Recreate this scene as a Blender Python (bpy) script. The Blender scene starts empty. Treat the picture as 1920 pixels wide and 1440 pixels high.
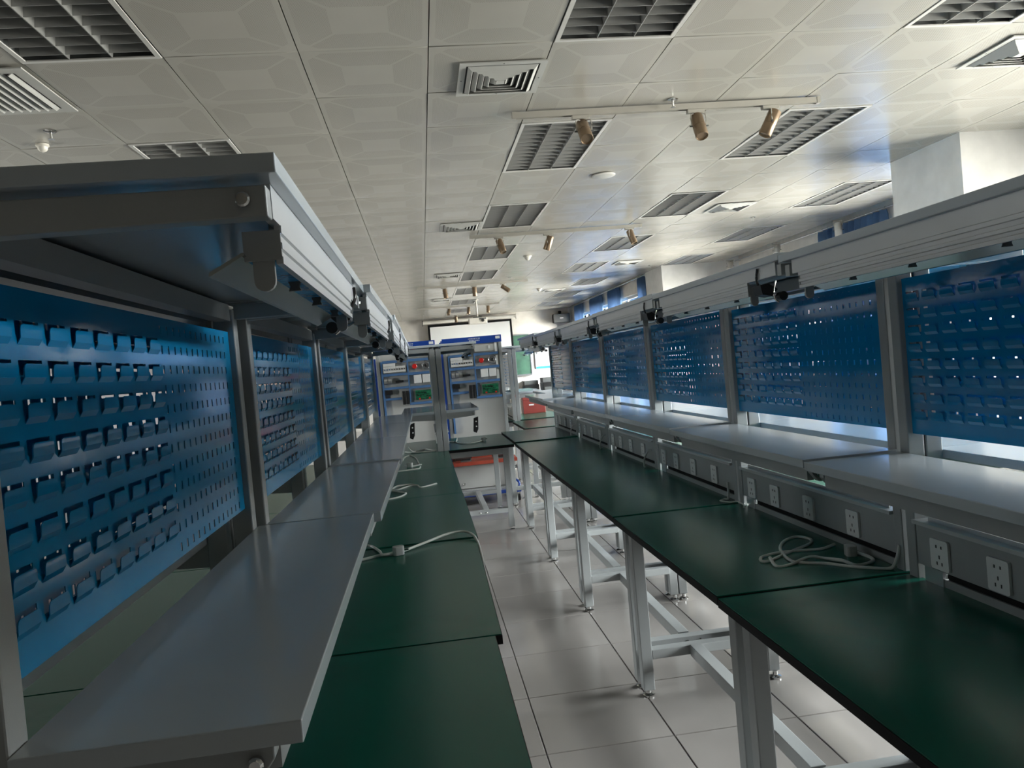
import bpy, math, random
from mathutils import Matrix, Vector
random.seed(7)
S = bpy.context.scene
COL = S.collection

# ------------------------------------------------------------------ camera, sky, exposure
cam_d = bpy.data.cameras.new('camera'); cam = bpy.data.objects.new('camera', cam_d); COL.objects.link(cam)
cam_d.sensor_fit = 'HORIZONTAL'; cam_d.sensor_width = 36.0; cam_d.lens = 1428.15 / 1920 * 36
cam_d.clip_start = 0.02; cam_d.clip_end = 200
CR, CU, CF = Vector((0.989122, -0.11685, -0.089353)), Vector((0.091642, 0.014359, 0.995688)), Vector((0.115063, 0.993046, -0.024911))
CAM = Vector((0, 0, 1.5))
cam.matrix_world = Matrix(((CR.x, CU.x, -CF.x, 0), (CR.y, CU.y, -CF.y, 0), (CR.z, CU.z, -CF.z, 1.5), (0, 0, 0, 1)))
S.camera = cam

world = bpy.data.worlds.new('overcast_sky'); S.world = world; world.use_nodes = True
_bg = world.node_tree.nodes['Background']
_bg.inputs[1].default_value = 84.0
_wn, _wl = world.node_tree.nodes, world.node_tree.links
_tc = _wn.new('ShaderNodeTexCoord'); _sx = _wn.new('ShaderNodeSeparateXYZ'); _mr = _wn.new('ShaderNodeMapRange'); _mx = _wn.new('ShaderNodeMix'); _mx.data_type = 'RGBA'
_mr.inputs['From Min'].default_value = -0.03; _mr.inputs['From Max'].default_value = 0.03       # paved ground outside below the horizon, overcast sky above it
_wl.new(_tc.outputs['Generated'], _sx.inputs[0]); _wl.new(_sx.outputs[2], _mr.inputs['Value']); _wl.new(_mr.outputs['Result'], _mx.inputs['Factor'])
_mx.inputs[6].default_value = (0.50, 0.475, 0.43, 1); _mx.inputs[7].default_value = (0.98, 0.99, 1.0, 1); _wl.new(_mx.outputs[2], _bg.inputs[0])

S.view_settings.view_transform = 'Standard'; S.view_settings.look = 'None'
S.view_settings.gamma = 1.0; S.view_settings.use_curve_mapping = False
S.view_settings.exposure = 0.12
try:
    S.cycles.use_denoising = True
    S.cycles.caustics_reflective = False; S.cycles.caustics_refractive = False
    S.cycles.max_bounces = 7; S.cycles.diffuse_bounces = 4; S.cycles.glossy_bounces = 4; S.cycles.adaptive_threshold = 0.02
    S.cycles.transparent_max_bounces = 12; S.cycles.sample_clamp_indirect = 6.0
except Exception:
    pass

def portal(name, loc, rot, sx, sy):
    d = bpy.data.lights.new(name, 'AREA'); d.shape = 'RECTANGLE'; d.size = sx; d.size_y = sy
    d.cycles.is_portal = True
    o = bpy.data.objects.new(name, d); COL.objects.link(o); o.location = loc; o.rotation_euler = rot
    return o

# ------------------------------------------------------------------ materials
def nodes_of(name):
    m = bpy.data.materials.new(name); m.use_nodes = True
    return m, m.node_tree.nodes, m.node_tree.links, m.node_tree.nodes['Principled BSDF']

def mat(name, col, rough=0.5, metal=0.0, spec=0.5, var=0.06, vscale=6.0, bump=0.0, bscale=60.0, coat=0.0, rvar=0.0):
    m, N, L, B = nodes_of(name)
    B.inputs['Roughness'].default_value = rough; B.inputs['Metallic'].default_value = metal
    B.inputs['Specular IOR Level'].default_value = spec; B.inputs['Coat Weight'].default_value = coat
    tc = N.new('ShaderNodeTexCoord'); no = N.new('ShaderNodeTexNoise')
    no.inputs['Scale'].default_value = vscale; no.inputs['Detail'].default_value = 4
    L.new(tc.outputs['Object'], no.inputs['Vector'])
    rp = N.new('ShaderNodeValToRGB')
    rp.color_ramp.elements[0].position = 0.3; rp.color_ramp.elements[1].position = 0.7
    rp.color_ramp.elements[0].color = tuple(c * (1 - var) for c in col) + (1,)
    rp.color_ramp.elements[1].color = tuple(min(1, c * (1 + var)) for c in col) + (1,)
    L.new(no.outputs['Fac'], rp.inputs['Fac']); L.new(rp.outputs['Color'], B.inputs['Base Color'])
    if rvar:
        mr = N.new('ShaderNodeMapRange'); mr.inputs['To Min'].default_value = rough - rvar; mr.inputs['To Max'].default_value = rough + rvar
        L.new(no.outputs['Fac'], mr.inputs['Value']); L.new(mr.outputs['Result'], B.inputs['Roughness'])
    if bump:
        n2 = N.new('ShaderNodeTexNoise'); n2.inputs['Scale'].default_value = bscale; n2.inputs['Detail'].default_value = 3
        L.new(tc.outputs['Object'], n2.inputs['Vector'])
        bp = N.new('ShaderNodeBump'); bp.inputs['Strength'].default_value = bump; bp.inputs['Distance'].default_value = 0.01
        L.new(n2.outputs['Fac'], bp.inputs['Height']); L.new(bp.outputs['Normal'], B.inputs['Normal'])
    return m

def ceiling_mat():
    m, N, L, B = nodes_of('perforated_ceiling_panel')
    B.inputs['Roughness'].default_value = 0.23; B.inputs['Specular IOR Level'].default_value = 0.5
    uv = N.new('ShaderNodeUVMap'); sep = N.new('ShaderNodeSeparateXYZ'); L.new(uv.outputs['UV'], sep.inputs[0])
    def mth(op, a, b=None, c=None):
        n = N.new('ShaderNodeMath'); n.operation = op
        for i, v in enumerate((a, b, c)):
            if v is None: continue
            if isinstance(v, (int, float)): n.inputs[i].default_value = v
            else: L.new(v, n.inputs[i])
        return n.outputs[0]
    ax = mth('ABSOLUTE', mth('SUBTRACT', sep.outputs[0], 0.5)); ay = mth('ABSOLUTE', mth('SUBTRACT', sep.outputs[1], 0.5))
    mx = mth('MAXIMUM', ax, ay)
    band = mth('MULTIPLY', mth('GREATER_THAN', mx, 0.21), mth('LESS_THAN', mx, 0.455))
    diag = mth('GREATER_THAN', mth('ABSOLUTE', mth('SUBTRACT', ax, ay)), 0.018)
    oct_ = mth('LESS_THAN', mth('ADD', ax, ay), 0.80)
    mask = mth('MULTIPLY', mth('MULTIPLY', band, diag), oct_)
    dx = mth('SINE', mth('MULTIPLY', sep.outputs[0], 2 * math.pi * 60)); dy = mth('SINE', mth('MULTIPLY', sep.outputs[1], 2 * math.pi * 60))
    dots = mth('GREATER_THAN', mth('MULTIPLY', dx, dy), 0.42)
    f = mth('MULTIPLY', mask, dots)
    tc = N.new('ShaderNodeTexCoord'); no = N.new('ShaderNodeTexNoise'); no.inputs['Scale'].default_value = 3.0
    L.new(tc.outputs['Object'], no.inputs['Vector'])
    rp = N.new('ShaderNodeValToRGB'); rp.color_ramp.elements[0].color = (0.40, 0.384, 0.347, 1); rp.color_ramp.elements[1].color = (0.455, 0.438, 0.40, 1)
    L.new(no.outputs['Fac'], rp.inputs['Fac'])
    mix = N.new('ShaderNodeMix'); mix.data_type = 'RGBA'
    L.new(f, mix.inputs['Factor']); L.new(rp.outputs['Color'], mix.inputs[6]); mix.inputs[7].default_value = (0.25, 0.24, 0.215, 1)
    L.new(mix.outputs[2], B.inputs['Base Color'])
    return m

def glass_mat():
    m = bpy.data.materials.new('window_glass'); m.use_nodes = True
    N, L = m.node_tree.nodes, m.node_tree.links; N.clear()
    out = N.new('ShaderNodeOutputMaterial'); t = N.new('ShaderNodeBsdfTransparent'); g = N.new('ShaderNodeBsdfGlossy')
    t.inputs[0].default_value = (0.93, 0.97, 0.96, 1); g.inputs['Roughness'].default_value = 0.02
    fr = N.new('ShaderNodeFresnel'); fr.inputs[0].default_value = 1.45
    mx = N.new('ShaderNodeMixShader'); L.new(fr.outputs[0], mx.inputs[0]); L.new(t.outputs[0], mx.inputs[1]); L.new(g.outputs[0], mx.inputs[2])
    L.new(mx.outputs[0], out.inputs[0])
    return m

M = {
    'ceil': ceiling_mat(), 'glass': glass_mat(),
    'plenum': mat('dark_plenum', (0.05, 0.05, 0.05), 0.9),
    'wall': mat('cream_wall_paint', (0.80, 0.76, 0.70), 0.75, bump=0.03, bscale=120),
    'wall_dim': mat('darkened_left_wall', (0.16, 0.165, 0.17), 0.7, bump=0.03, bscale=120),  # wall colour darkened to put shade behind the left pegboards
    'wallw': mat('white_wall_paint', (0.80, 0.79, 0.77), 0.7, bump=0.03, bscale=120),
    'floor': mat('beige_floor_tile', (0.26, 0.244, 0.23), 0.12, var=0.05, vscale=2.5, rvar=0.03, bump=0.015, bscale=4, spec=0.6),
    'grout': mat('dark_grout', (0.17, 0.16, 0.15), 0.8),
    'grey': mat('grey_powder_coat', (0.30, 0.315, 0.315), 0.36, var=0.04, bump=0.03, bscale=400, spec=0.5),
    'greyl': mat('light_grey_shelf', (0.40, 0.44, 0.47), 0.15, var=0.015, vscale=3, spec=0.55),
    'greyd': mat('dark_grey_steel', (0.10, 0.105, 0.105), 0.45),
    'alu': mat('brushed_aluminium', (0.62, 0.63, 0.64), 0.28, metal=0.85, var=0.05),
    'plate': mat('lamp_white_aluminium', (0.55, 0.56, 0.57), 0.30, metal=0.25, var=0.03),
    'wing': mat('lamp_reflector_metal', (0.36, 0.39, 0.385), 0.18, metal=0.8, var=0.1, vscale=4),
    'film': mat('blue_protective_film', (0.04, 0.27, 0.55), 0.22, var=0.35, vscale=14, bump=0.5, bscale=30),
    'green': mat('green_antistatic_mat', (0.004, 0.10, 0.07), 0.25, var=0.03, vscale=4, bump=0.02, bscale=500, spec=0.33),
    'black': mat('black_laminate_edge', (0.006, 0.006, 0.007), 0.65, spec=0.15),
    'blackp': mat('black_plastic', (0.012, 0.012, 0.013), 0.35),
    'blue': mat('blue_enamel_board', (0.003, 0.20, 0.43), 0.09, var=0.04, vscale=3, spec=0.34, bump=0.03, bscale=9),
    'chrome': mat('chrome', (0.75, 0.75, 0.74), 0.15, metal=1.0),
    'socket': mat('white_socket_plastic', (0.72, 0.73, 0.72), 0.3),
    'cable': mat('grey_white_cable', (0.55, 0.56, 0.54), 0.4),
    'plug': mat('clear_grey_plug', (0.45, 0.46, 0.45), 0.2),
    'louv': mat('fixture_louver_aluminium', (0.40, 0.40, 0.39), 0.3, metal=0.5, var=0.05),
    'frame': mat('fixture_white_frame', (0.62, 0.61, 0.59), 0.35),
    'vent': mat('vent_grey_paint', (0.50, 0.50, 0.48), 0.4),
    'track': mat('track_beige', (0.42, 0.40, 0.36), 0.4),
    'brass': mat('bronze_spotlight_body', (0.25, 0.18, 0.12), 0.3, metal=0.6, var=0.06),
    'lens': mat('spotlight_lens', (0.05, 0.05, 0.05), 0.05, metal=0.3),
    'cream': mat('cream_plastic', (0.72, 0.69, 0.63), 0.4),
    'curtain': mat('blue_curtain_cloth', (0.10, 0.19, 0.34), 0.75, var=0.2, vscale=9, bump=0.1, bscale=300),
    'screen': mat('projection_screen_white', (0.86, 0.86, 0.85), 0.7, var=0.01),
    'board': mat('green_chalkboard', (0.05, 0.13, 0.085), 0.6, var=0.35, vscale=4),
    'poster': mat('poster_paper', (0.80, 0.82, 0.83), 0.6, var=0.08, vscale=5),
    'band': mat('poster_blue_band', (0.05, 0.33, 0.62), 0.6),
    'tgrey': mat('trainer_grey_panel', (0.48, 0.48, 0.46), 0.45, var=0.05, vscale=4),
    'tblue': mat('trainer_royal_blue', (0.006, 0.045, 0.27), 0.35),
    'duct': mat('trainer_blue_duct', (0.07, 0.16, 0.34), 0.45),
    'white': mat('white_plastic', (0.72, 0.72, 0.71), 0.4),
    'red': mat('red_plastic', (0.62, 0.02, 0.015), 0.35),
    'pcb': mat('green_circuit_board', (0.01, 0.13, 0.06), 0.4, var=0.6, vscale=40),
    'orange': mat('orange_red_steel', (0.36, 0.055, 0.03), 0.4),
    'redbox': mat('red_brown_toolbox', (0.20, 0.028, 0.022), 0.45, var=0.1),
    'yellow': mat('lime_plastic', (0.55, 0.72, 0.16), 0.5),
    'letter': mat('white_lettering', (0.75, 0.78, 0.82), 0.5),
    'bluep': mat('light_blue_paper', (0.12, 0.42, 0.75), 0.6),
    'clear': mat('smoky_plastic_cover', (0.20, 0.20, 0.19), 0.25),
}

def _sheer(m):
    N, L = m.node_tree.nodes, m.node_tree.links; B = N['Principled BSDF']; out = [x for x in N if x.type == 'OUTPUT_MATERIAL'][0]
    t = N.new('ShaderNodeBsdfTranslucent'); t.inputs[0].default_value = (0.36, 0.48, 0.66, 1); mx = N.new('ShaderNodeMixShader'); mx.inputs[0].default_value = 0.45
    L.new(B.outputs[0], mx.inputs[1]); L.new(t.outputs[0], mx.inputs[2]); L.new(mx.outputs[0], out.inputs[0])
_sheer(M['curtain'])

# ------------------------------------------------------------------ mesh helpers
class MB:
    def __init__(self): self.v = []; self.f = []; self.uv = None
    def add(self, vs, fs):
        o = len(self.v); self.v += [tuple(p) for p in vs]; self.f += [tuple(i + o for i in q) for q in fs]; return self
    def box(self, x0, x1, y0, y1, z0, z1):
        return self.add([(x0, y0, z0), (x1, y0, z0), (x1, y1, z0), (x0, y1, z0), (x0, y0, z1), (x1, y0, z1), (x1, y1, z1), (x0, y1, z1)],
                        [(0, 3, 2, 1), (4, 5, 6, 7), (0, 1, 5, 4), (1, 2, 6, 5), (2, 3, 7, 6), (3, 0, 4, 7)])
    def cbox(self, x, y, z, sx, sy, sz): return self.box(x - sx / 2, x + sx / 2, y - sy / 2, y + sy / 2, z - sz / 2, z + sz / 2)
    def rings(self, rs, cap0=True, cap1=True):
        n = len(rs[0]); o = len(self.v)
        for r in rs: self.v += [tuple(p) for p in r]
        for k in range(len(rs) - 1):
            for i in range(n):
                a = o + k * n + i; b = o + k * n + (i + 1) % n
                self.f.append((a, b, b + n, a + n))
        if cap0: self.f.append(tuple(o + i for i in reversed(range(n))))
        if cap1: self.f.append(tuple(o + (len(rs) - 1) * n + i for i in range(n)))
        return self
    def lathe(self, p0, p1, prof, n=16):
        """prof: list of (t along p0->p1 in metres, radius)"""
        p0 = Vector(p0); d = (Vector(p1) - p0).normalized(); a = d.orthogonal().normalized(); b = d.cross(a)
        rs = [[p0 + d * t + (a * math.cos(2 * math.pi * i / n) + b * math.sin(2 * math.pi * i / n)) * max(r, 1e-4) for i in range(n)] for t, r in prof]
        return self.rings(rs)
    def cyl(self, p0, p1, r, n=12):
        return self.lathe(p0, p1, [(0, r), ((Vector(p1) - Vector(p0)).length, r)], n)
    def prism(self, poly, axis, a, b):
        """poly of 2D points, extruded along axis from a to b"""
        def P(u, w, t): return {'x': (t, u, w), 'y': (u, t, w), 'z': (u, w, t)}[axis]
        return self.rings([[P(u, w, a) for u, w in poly], [P(u, w, b) for u, w in poly]])
    def tube(self, pts, r, n=6, sub=6):
        P = [Vector(p) for p in pts]; Q = []
        for i in range(len(P) - 1):
            a, b, c, d = P[max(i - 1, 0)], P[i], P[i + 1], P[min(i + 2, len(P) - 1)]
            for k in range(sub):
                t = k / sub
                Q.append(0.5 * ((2 * b) + (c - a) * t + (2 * a - 5 * b + 4 * c - d) * t * t + (3 * b - a - 3 * c + d) * t ** 3))
        Q.append(P[-1]); rs = []
        for i, q in enumerate(Q):
            t = (Q[min(i + 1, len(Q) - 1)] - Q[max(i - 1, 0)]).normalized()
            a = t.cross(Vector((0, 0, 1)));
            if a.length < 1e-4: a = Vector((1, 0, 0))
            a.normalize(); b = t.cross(a)
            rs.append([q + (a * math.cos(2 * math.pi * k / n) + b * math.sin(2 * math.pi * k / n)) * r for k in range(n)])
        return self.rings(rs)
    def mesh(self, name):
        me = bpy.data.meshes.new(name); me.from_pydata(self.v, [], self.f)
        if self.uv:
            l = me.uv_layers.new(name='UVMap')
            for poly in me.polygons:
                for li, vi in zip(poly.loop_indices, poly.vertices): l.data[li].uv = self.uv[vi]
        me.validate(); me.update(); return me
    def build(self, name, m, parent=None, smooth=False, bevel=0.0):
        me = self.mesh(name); me.materials.append(M[m] if isinstance(m, str) else m)
        return place(name, me, parent, smooth, bevel)

def place(name, me, parent=None, smooth=False, bevel=0.0):
    o = bpy.data.objects.new(name, me); COL.objects.link(o); o.parent = parent
    if smooth:
        for p in me.polygons: p.use_smooth = True
        es = o.modifiers.new('edges', 'EDGE_SPLIT'); es.split_angle = math.radians(40)
    if bevel:
        b = o.modifiers.new('bevel', 'BEVEL'); b.width = bevel; b.segments = 2; b.limit_method = 'ANGLE'
    return o

def tag(o, label=None, cat=None, group=None, kind=None):
    if label: o['label'] = label
    if cat: o['category'] = cat
    if group: o['group'] = group
    if kind: o['kind'] = kind
    return o

def thing(name, loc=(0, 0, 0), rz=0.0, label=None, cat=None, group=None):
    o = bpy.data.objects.new(name, None); COL.objects.link(o); o.empty_display_size = 0.1
    o.location = loc; o.rotation_euler = (0, 0, rz)
    return tag(o, label, cat, group)

def copy_tree(o, parent=None):
    c = o.copy(); COL.objects.link(c); c.parent = parent
    for ch in [x for x in ALL_KIDS(o)]: copy_tree(ch, c)
    return c
def ALL_KIDS(o): return list(o.children)

ORD = ['first', 'second', 'third', 'fourth', 'fifth', 'sixth', 'seventh', 'eighth', 'ninth', 'tenth']

# ------------------------------------------------------------------ room shell
CZ = 3.029; X0, Y0 = 0.1684, 3.635; TP = 0.6
XL, XR, XR2, YF, YB = -5.5, 5.85, 4.5, -6.0, 22.1

def wall_with_holes(name, axis, pos, thick, u0, u1, z0, z1, holes, m='wall'):
    """wall in plane axis=pos (thickness outward by sign of thick); holes = (u0,u1,z0,z1)"""
    b = MB(); us = sorted({u0, u1, *[h[0] for h in holes], *[h[1] for h in holes]}); zs = sorted({z0, z1, *[h[2] for h in holes], *[h[3] for h in holes]})
    for i in range(len(us) - 1):
        for k in range(len(zs) - 1):
            uc, zc = (us[i] + us[i + 1]) / 2, (zs[k] + zs[k + 1]) / 2
            if any(h[0] < uc < h[1] and h[2] < zc < h[3] for h in holes): continue
            a, c = sorted((pos, pos + thick))
            if axis == 'x': b.box(a, c, us[i], us[i + 1], zs[k], zs[k + 1])
            else: b.box(us[i], us[i + 1], a, c, zs[k], zs[k + 1])
    o = b.build(name, m); return tag(o, kind='structure')

near_h = [(1.0, 2.9, 0.95, 2.55), (3.2, 5.3, 0.95, 2.55)]
mid_h = [(6.7, 9.3, 0.95, 2.72), (10.0, 12.9, 0.95, 2.5)]
far_h = [(14.45, 17.25, 0.9, 2.74), (17.35, 19.3, 0.9, 2.74), (19.4, 21.7, 0.9, 2.74)]
added_left_h = [(4.6, 5.3, 0.95, 2.4)]  # unseen window, added and narrowed to brighten the trainers and left ceiling
wall_with_holes('wall_right', 'x', XR, 0.25, YF, 13.4, 0, 3.2, near_h + mid_h)
wall_with_holes('wall_right_far', 'x', XR2, 0.25, 14.25, YB, 0, 3.2, far_h)
wall_with_holes('wall_left', 'x', XL, -0.25, YF, YB, 0, 3.2, added_left_h, 'wall_dim')
tag(MB().box(XL - .25, XR + .25, YB, YB + .25, 0, 3.2).build('wall_back', 'wall'), kind='structure')
tag(MB().box(XL - .25, XR + .25, YF - .25, YF, 0, 3.2).build('wall_front', 'wall'), kind='structure')
tag(MB().box(4.40, XR + .02, 5.63, 6.53, 0, 3.2).build('wall_pillar_near', 'wallw'), 'white square pillar on the right, before the window bay', kind='structure')
tag(MB().box(4.40, XR + .02, 13.25, 14.25, 0, 3.2).build('wall_pillar_far', 'wallw'), 'white square pillar where the far window wall begins', kind='structure')
tag(MB().box(4.52, 4.56, 21.55, YB, 0, 0.02).box(4.455, 4.5, 14.26, YB, 0, 0.1).build('baseboard_right', 'wallw'), kind='structure')

def window(n, axis_x, y0, y1, z0, z1, inward):
    root = thing('window_%d' % n, (axis_x, (y0 + y1) / 2, z0)); root['kind'] = 'structure'
    w, h = y1 - y0, z1 - z0; np_ = max(2, round(w / 0.95)); fr = MB(); t = 0.05
    s = -inward
    xa, xb = sorted((s * 0.09, s * 0.15))
    fr.box(xa, xb, -w / 2, w / 2, 0, t).box(xa, xb, -w / 2, w / 2, h - t, h).box(xa, xb, -w / 2, -w / 2 + t, t, h - t).box(xa, xb, w / 2 - t, w / 2, t, h - t)
    fr.build('window_frame', 'white', root)
    for i in range(1, np_):
        y = -w / 2 + w * i / np_; MB().box(xa, xb, y - t / 2, y + t / 2, t, h - t).build('mullion', 'white', root)
    for i in range(np_):
        a = -w / 2 + w * i / np_ + t / 2; b = -w / 2 + w * (i + 1) / np_ - t / 2; x = s * 0.12
        MB().add([(x, a, t), (x, b, t), (x, b, h - t), (x, a, h - t)], [(0, 1, 2, 3)]).build('pane', 'glass', root)
    xs, xe = sorted((-s * 0.03, s * 0.09)); MB().box(xs, xe, -w / 2 - .03, w / 2 + .03, -0.03, 0).build('window_sill', 'wallw', root)
    portal('daylight_portal', (axis_x + s * 0.26, (y0 + y1) / 2, (z0 + z1) / 2), (0, math.radians(90) * (1 if inward < 0 else -1), 0), h, w)

n = 1
for h in near_h + mid_h: window(n, XR, *h, -1); n += 1
for h in far_h: window(n, XR2, *h, -1); n += 1
for h in added_left_h: window(n, XL, *h, 1); n += 1

# floor: slab + tiles
FT, FX, FY = 0.508, 0.338, 4.39
floor = tag(MB().box(XL - .25, XR + .25, YF - .25, YB + .25, -0.12, -0.006).build('floor', 'grout'), kind='structure')
def tile_box(b, x0, y0, w, zt, zb, bev=0.002):
    a = w / 2; c = a - bev
    b.rings([[(x0 - a, y0 - a, zb), (x0 + a, y0 - a, zb), (x0 + a, y0 + a, zb), (x0 - a, y0 + a, zb)],
             [(x0 - a, y0 - a, zt - bev), (x0 + a, y0 - a, zt - bev), (x0 + a, y0 + a, zt - bev), (x0 - a, y0 + a, zt - bev)],
             [(x0 - c, y0 - c, zt), (x0 + c, y0 - c, zt), (x0 + c, y0 + c, zt), (x0 - c, y0 + c, zt)]], cap0=False)
tb = MB(); tile_box(tb, 0, 0, FT - 0.0045, 0, -0.008); ftile = tb.mesh('floor_tile'); ftile.materials.append(M['floor'])
rest = MB()
for i in range(-12, 12):
    for j in range(-21, 36):
        x, y = FX + (i + .5) * FT, FY + (j + .5) * FT
        if not (XL < x < XR and YF < y < YB): continue
        if -1 <= i <= 6 and -6 <= j <= 20:
            o = place('floor_tile', ftile, floor); o.location = (x, y, 0)
        else: tile_box(rest, x, y, FT - 0.0045, 0, -0.008)
tag(rest.build('floor_tiles', 'floor', floor), kind='stuff')

# ceiling: dark slab + pillowed perforated metal tiles
ceil = tag(MB().box(XL - .25, XR + .25, YF - .25, YB + .25, CZ + .13, CZ + .25).build('ceiling', 'plenum'), kind='structure')
def ceil_tile(b, x, y, w, amp, tw):
    n_ = 4; o = len(b.v); e = w / 2
    for r in range(n_ + 1):
        for c in range(n_ + 1):
            u, v = -1 + 2 * c / n_, -1 + 2 * r / n_
            z = -amp * (.55 + .45 * (1 - u * u)) * (1 - v * v) + tw[0] * u + tw[1] * v + tw[2] * u * v
            b.v.append((x + u * e, y + v * e, CZ + z)); b.uv.append(((u + 1) / 2, (v + 1) / 2))
    for r in range(n_):
        for c in range(n_):
            a = o + r * (n_ + 1) + c; b.f.append((a, a + n_ + 1, a + n_ + 2, a + 1))
    # turned-up rim
    ring = [o + c for c in range(n_ + 1)] + [o + r * (n_ + 1) + n_ for r in range(1, n_ + 1)] + [o + n_ * (n_ + 1) + c for c in range(n_ - 1, -1, -1)] + [o + r * (n_ + 1) for r in range(n_ - 1, 0, -1)]
    k = len(b.v); m_ = len(ring)
    for q in ring: b.v.append(b.v[q]); b.uv.append(b.uv[q])
    for q in ring:
        p = b.v[q]; b.v.append((p[0], p[1], CZ + 0.02)); b.uv.append(b.uv[q])
    for q in range(m_): b.f.append((k + q, k + (q + 1) % m_, k + m_ + (q + 1) % m_, k + m_ + q))
LIGHTS = [(1, j) for j in (-2, 2, 6, 10, 14, 18, 22, 26)] + [(4, j) for j in (-2, 2, 6, 10, 14)] + [(5, j) for j in (18, 22, 26)] + [(7, j) for j in (6, 10, 14)] + [(-3, j) for j in (-2, 2, 6, 10)]
covered = {(i, j + k) for i, j in LIGHTS for k in (0, 1)}
variants = []
for k in range(6):
    b = MB(); b.uv = []; random.seed(40 + k)
    ceil_tile(b, 0, 0, TP - 0.005, random.uniform(.0030, .0080), [random.uniform(-.0010, .0010) for _ in range(3)])
    b.v = [(p[0], p[1], p[2] - CZ) for p in b.v]
    me = b.mesh('ceiling_tile'); me.materials.append(M['ceil'])
    for p in me.polygons: p.use_smooth = True
    variants.append(me)
cells = []
for i in range(-10, 10):
    for j in range(-17, 31):
        if (i, j) in covered: continue
        x, y = X0 + (i + .5) * TP, Y0 + (j + .5) * TP
        if not (XL < x < XR and YF < y < YB): continue
        if x > 4.39 and (5.6 < y < 6.5 or 13.3 < y): 
            if x > XR2 and y > 14.2: continue
        p = Vector((x, y, CZ)) - CAM; dep = p.dot(CF); vis = False
        if dep > .5:
            u, v = p.dot(CR) / dep, p.dot(CU) / dep; vis = abs(u) < .72 and abs(v) < .55
        cells.append((0 if vis else 1, p.length, i, j, x, y))
cells.sort(); rest = MB(); rest.uv = []; random.seed(3)
for k, (nv, d_, i, j, x, y) in enumerate(cells):
    if k < 300 and nv == 0:
        o = place('ceiling_tile', random.choice(variants), ceil); o.location = (x, y, CZ)
    else: ceil_tile(rest, x, y, TP - 0.005, random.uniform(.0030, .0080), [random.uniform(-.0010, .0010) for _ in range(3)])
o = rest.build('ceiling_tiles', 'ceil', ceil); tag(o, kind='stuff')
for p in o.data.polygons: p.use_smooth = True

# ------------------------------------------------------------------ louvred ceiling lights (600 x 1200, three bays)
def make_fixture():
    r = thing('ceiling_light')
    W, L_, H = 0.592, 1.192, 0.085
    b = MB(); b.box(-W/2, -W/2 + .004, -L_/2, L_/2, 0, H).box(W/2 - .004, W/2, -L_/2, L_/2, 0, H).box(-W/2 + .004, W/2 - .004, -L_/2, -L_/2 + .004, 0, H).box(-W/2 + .004, W/2 - .004, L_/2 - .004, L_/2, 0, H).box(-W/2, W/2, -L_/2, L_/2, H, H + .004)
    b.build('housing', 'greyd', r)
    t = .022; b = MB()
    b.box(-W/2, W/2, -L_/2, -L_/2 + t, -.006, 0).box(-W/2, W/2, L_/2 - t, L_/2, -.006, 0).box(-W/2, -W/2 + t, -L_/2 + t, L_/2 - t, -.006, 0).box(W/2 - t, W/2, -L_/2 + t, L_/2 - t, -.006, 0)
    b.build('frame', 'frame', r)
    x0, x1 = -W/2 + t, W/2 - t; y0, y1 = -L_/2 + t, L_/2 - t
    for k in (1, 2):
        x = x0 + (x1 - x0) * k / 3
        b = MB(); b.prism([(x - .002, -.003), (x + .002, -.003), (x + .010, .05), (x - .010, .05)], 'y', y0, y1); b.build('divider', 'louv', r)
    nb = 13; me = None
    for k in range(nb):
        y = y0 + (y1 - y0) * (k + .5) / nb
        if me is None:
            b = MB(); b.prism([(-.0015, 0), (.0015, 0), (.008, .042), (-.008, .042)], 'x', x0, x1); me = b.mesh('blade'); me.materials.append(M['louv'])
        o = place('blade', me, r); o.location = (0, y, 0)
    for k in range(3):
        x = x0 + (x1 - x0) * (k + .5) / 3
        MB().cyl((x, y0 + .02, .064), (x, y1 - .02, .064), .013, 10).build('tube', 'white', r, smooth=True)
    return r
fx = make_fixture(); first = True
colname = {1: 'column above the aisle', 4: 'column above the right benches', 5: 'far column toward the window wall', 7: 'column beside the window bay', -3: 'column above the left benches'}
cnt = {}
for (i, j) in LIGHTS:
    o = fx if first else copy_tree(fx); first = False
    o.location = (X0 + (i + .5) * TP, Y0 + (j + 1) * TP, CZ)
    k = cnt.get(i, 0); cnt[i] = k + 1
    tag(o, 'unlit louvred ceiling light, %s from the camera in the %s' % (ORD[k], colname[i]), 'ceiling light', 'louvred ceiling lights')

# ------------------------------------------------------------------ air vents
def make_vent(sz=0.45):
    r = thing('ceiling_vent'); h = sz / 2; b = MB(); t = .035; z = -.006
    b.box(-h, h, -h, -h + t, z, 0).box(-h, h, h - t, h, z, 0).box(-h, -h + t, -h + t, h - t, z, 0).box(h - t, h, -h + t, h - t, z, 0); b.build('frame', 'vent', r)
    MB().box(-h + t, h - t, -h + t, h - t, -.002, -.0005).build('backing', 'plenum', r)
    a = h - t - .012; step = .033
    for k in range(5):
        o_ = a - k * step; i_ = o_ - .020
        if i_ < .012: break
        rs = [[(s * q, s2 * q, zz) for s, s2 in ((-1, -1), (1, -1), (1, 1), (-1, 1))] for q, zz in ((o_, -.003), (i_, -.020), (i_ + .002, -.022), (o_ + .003, -.005))]
        MB().rings(rs, False, False).build('diffuser_ring', 'vent', r)
    MB().box(-.022, .022, -.022, .022, -.022, -.004).build('center_plate', 'vent', r)
    for x, y in ((0, -h + t / 2), (0, h - t / 2), (-h + t / 2, 0), (h - t / 2, 0)): MB().cyl((x, y, -.0075), (x, y, -.006), .004, 8).build('screw', 'greyd', r)
    return r
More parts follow.
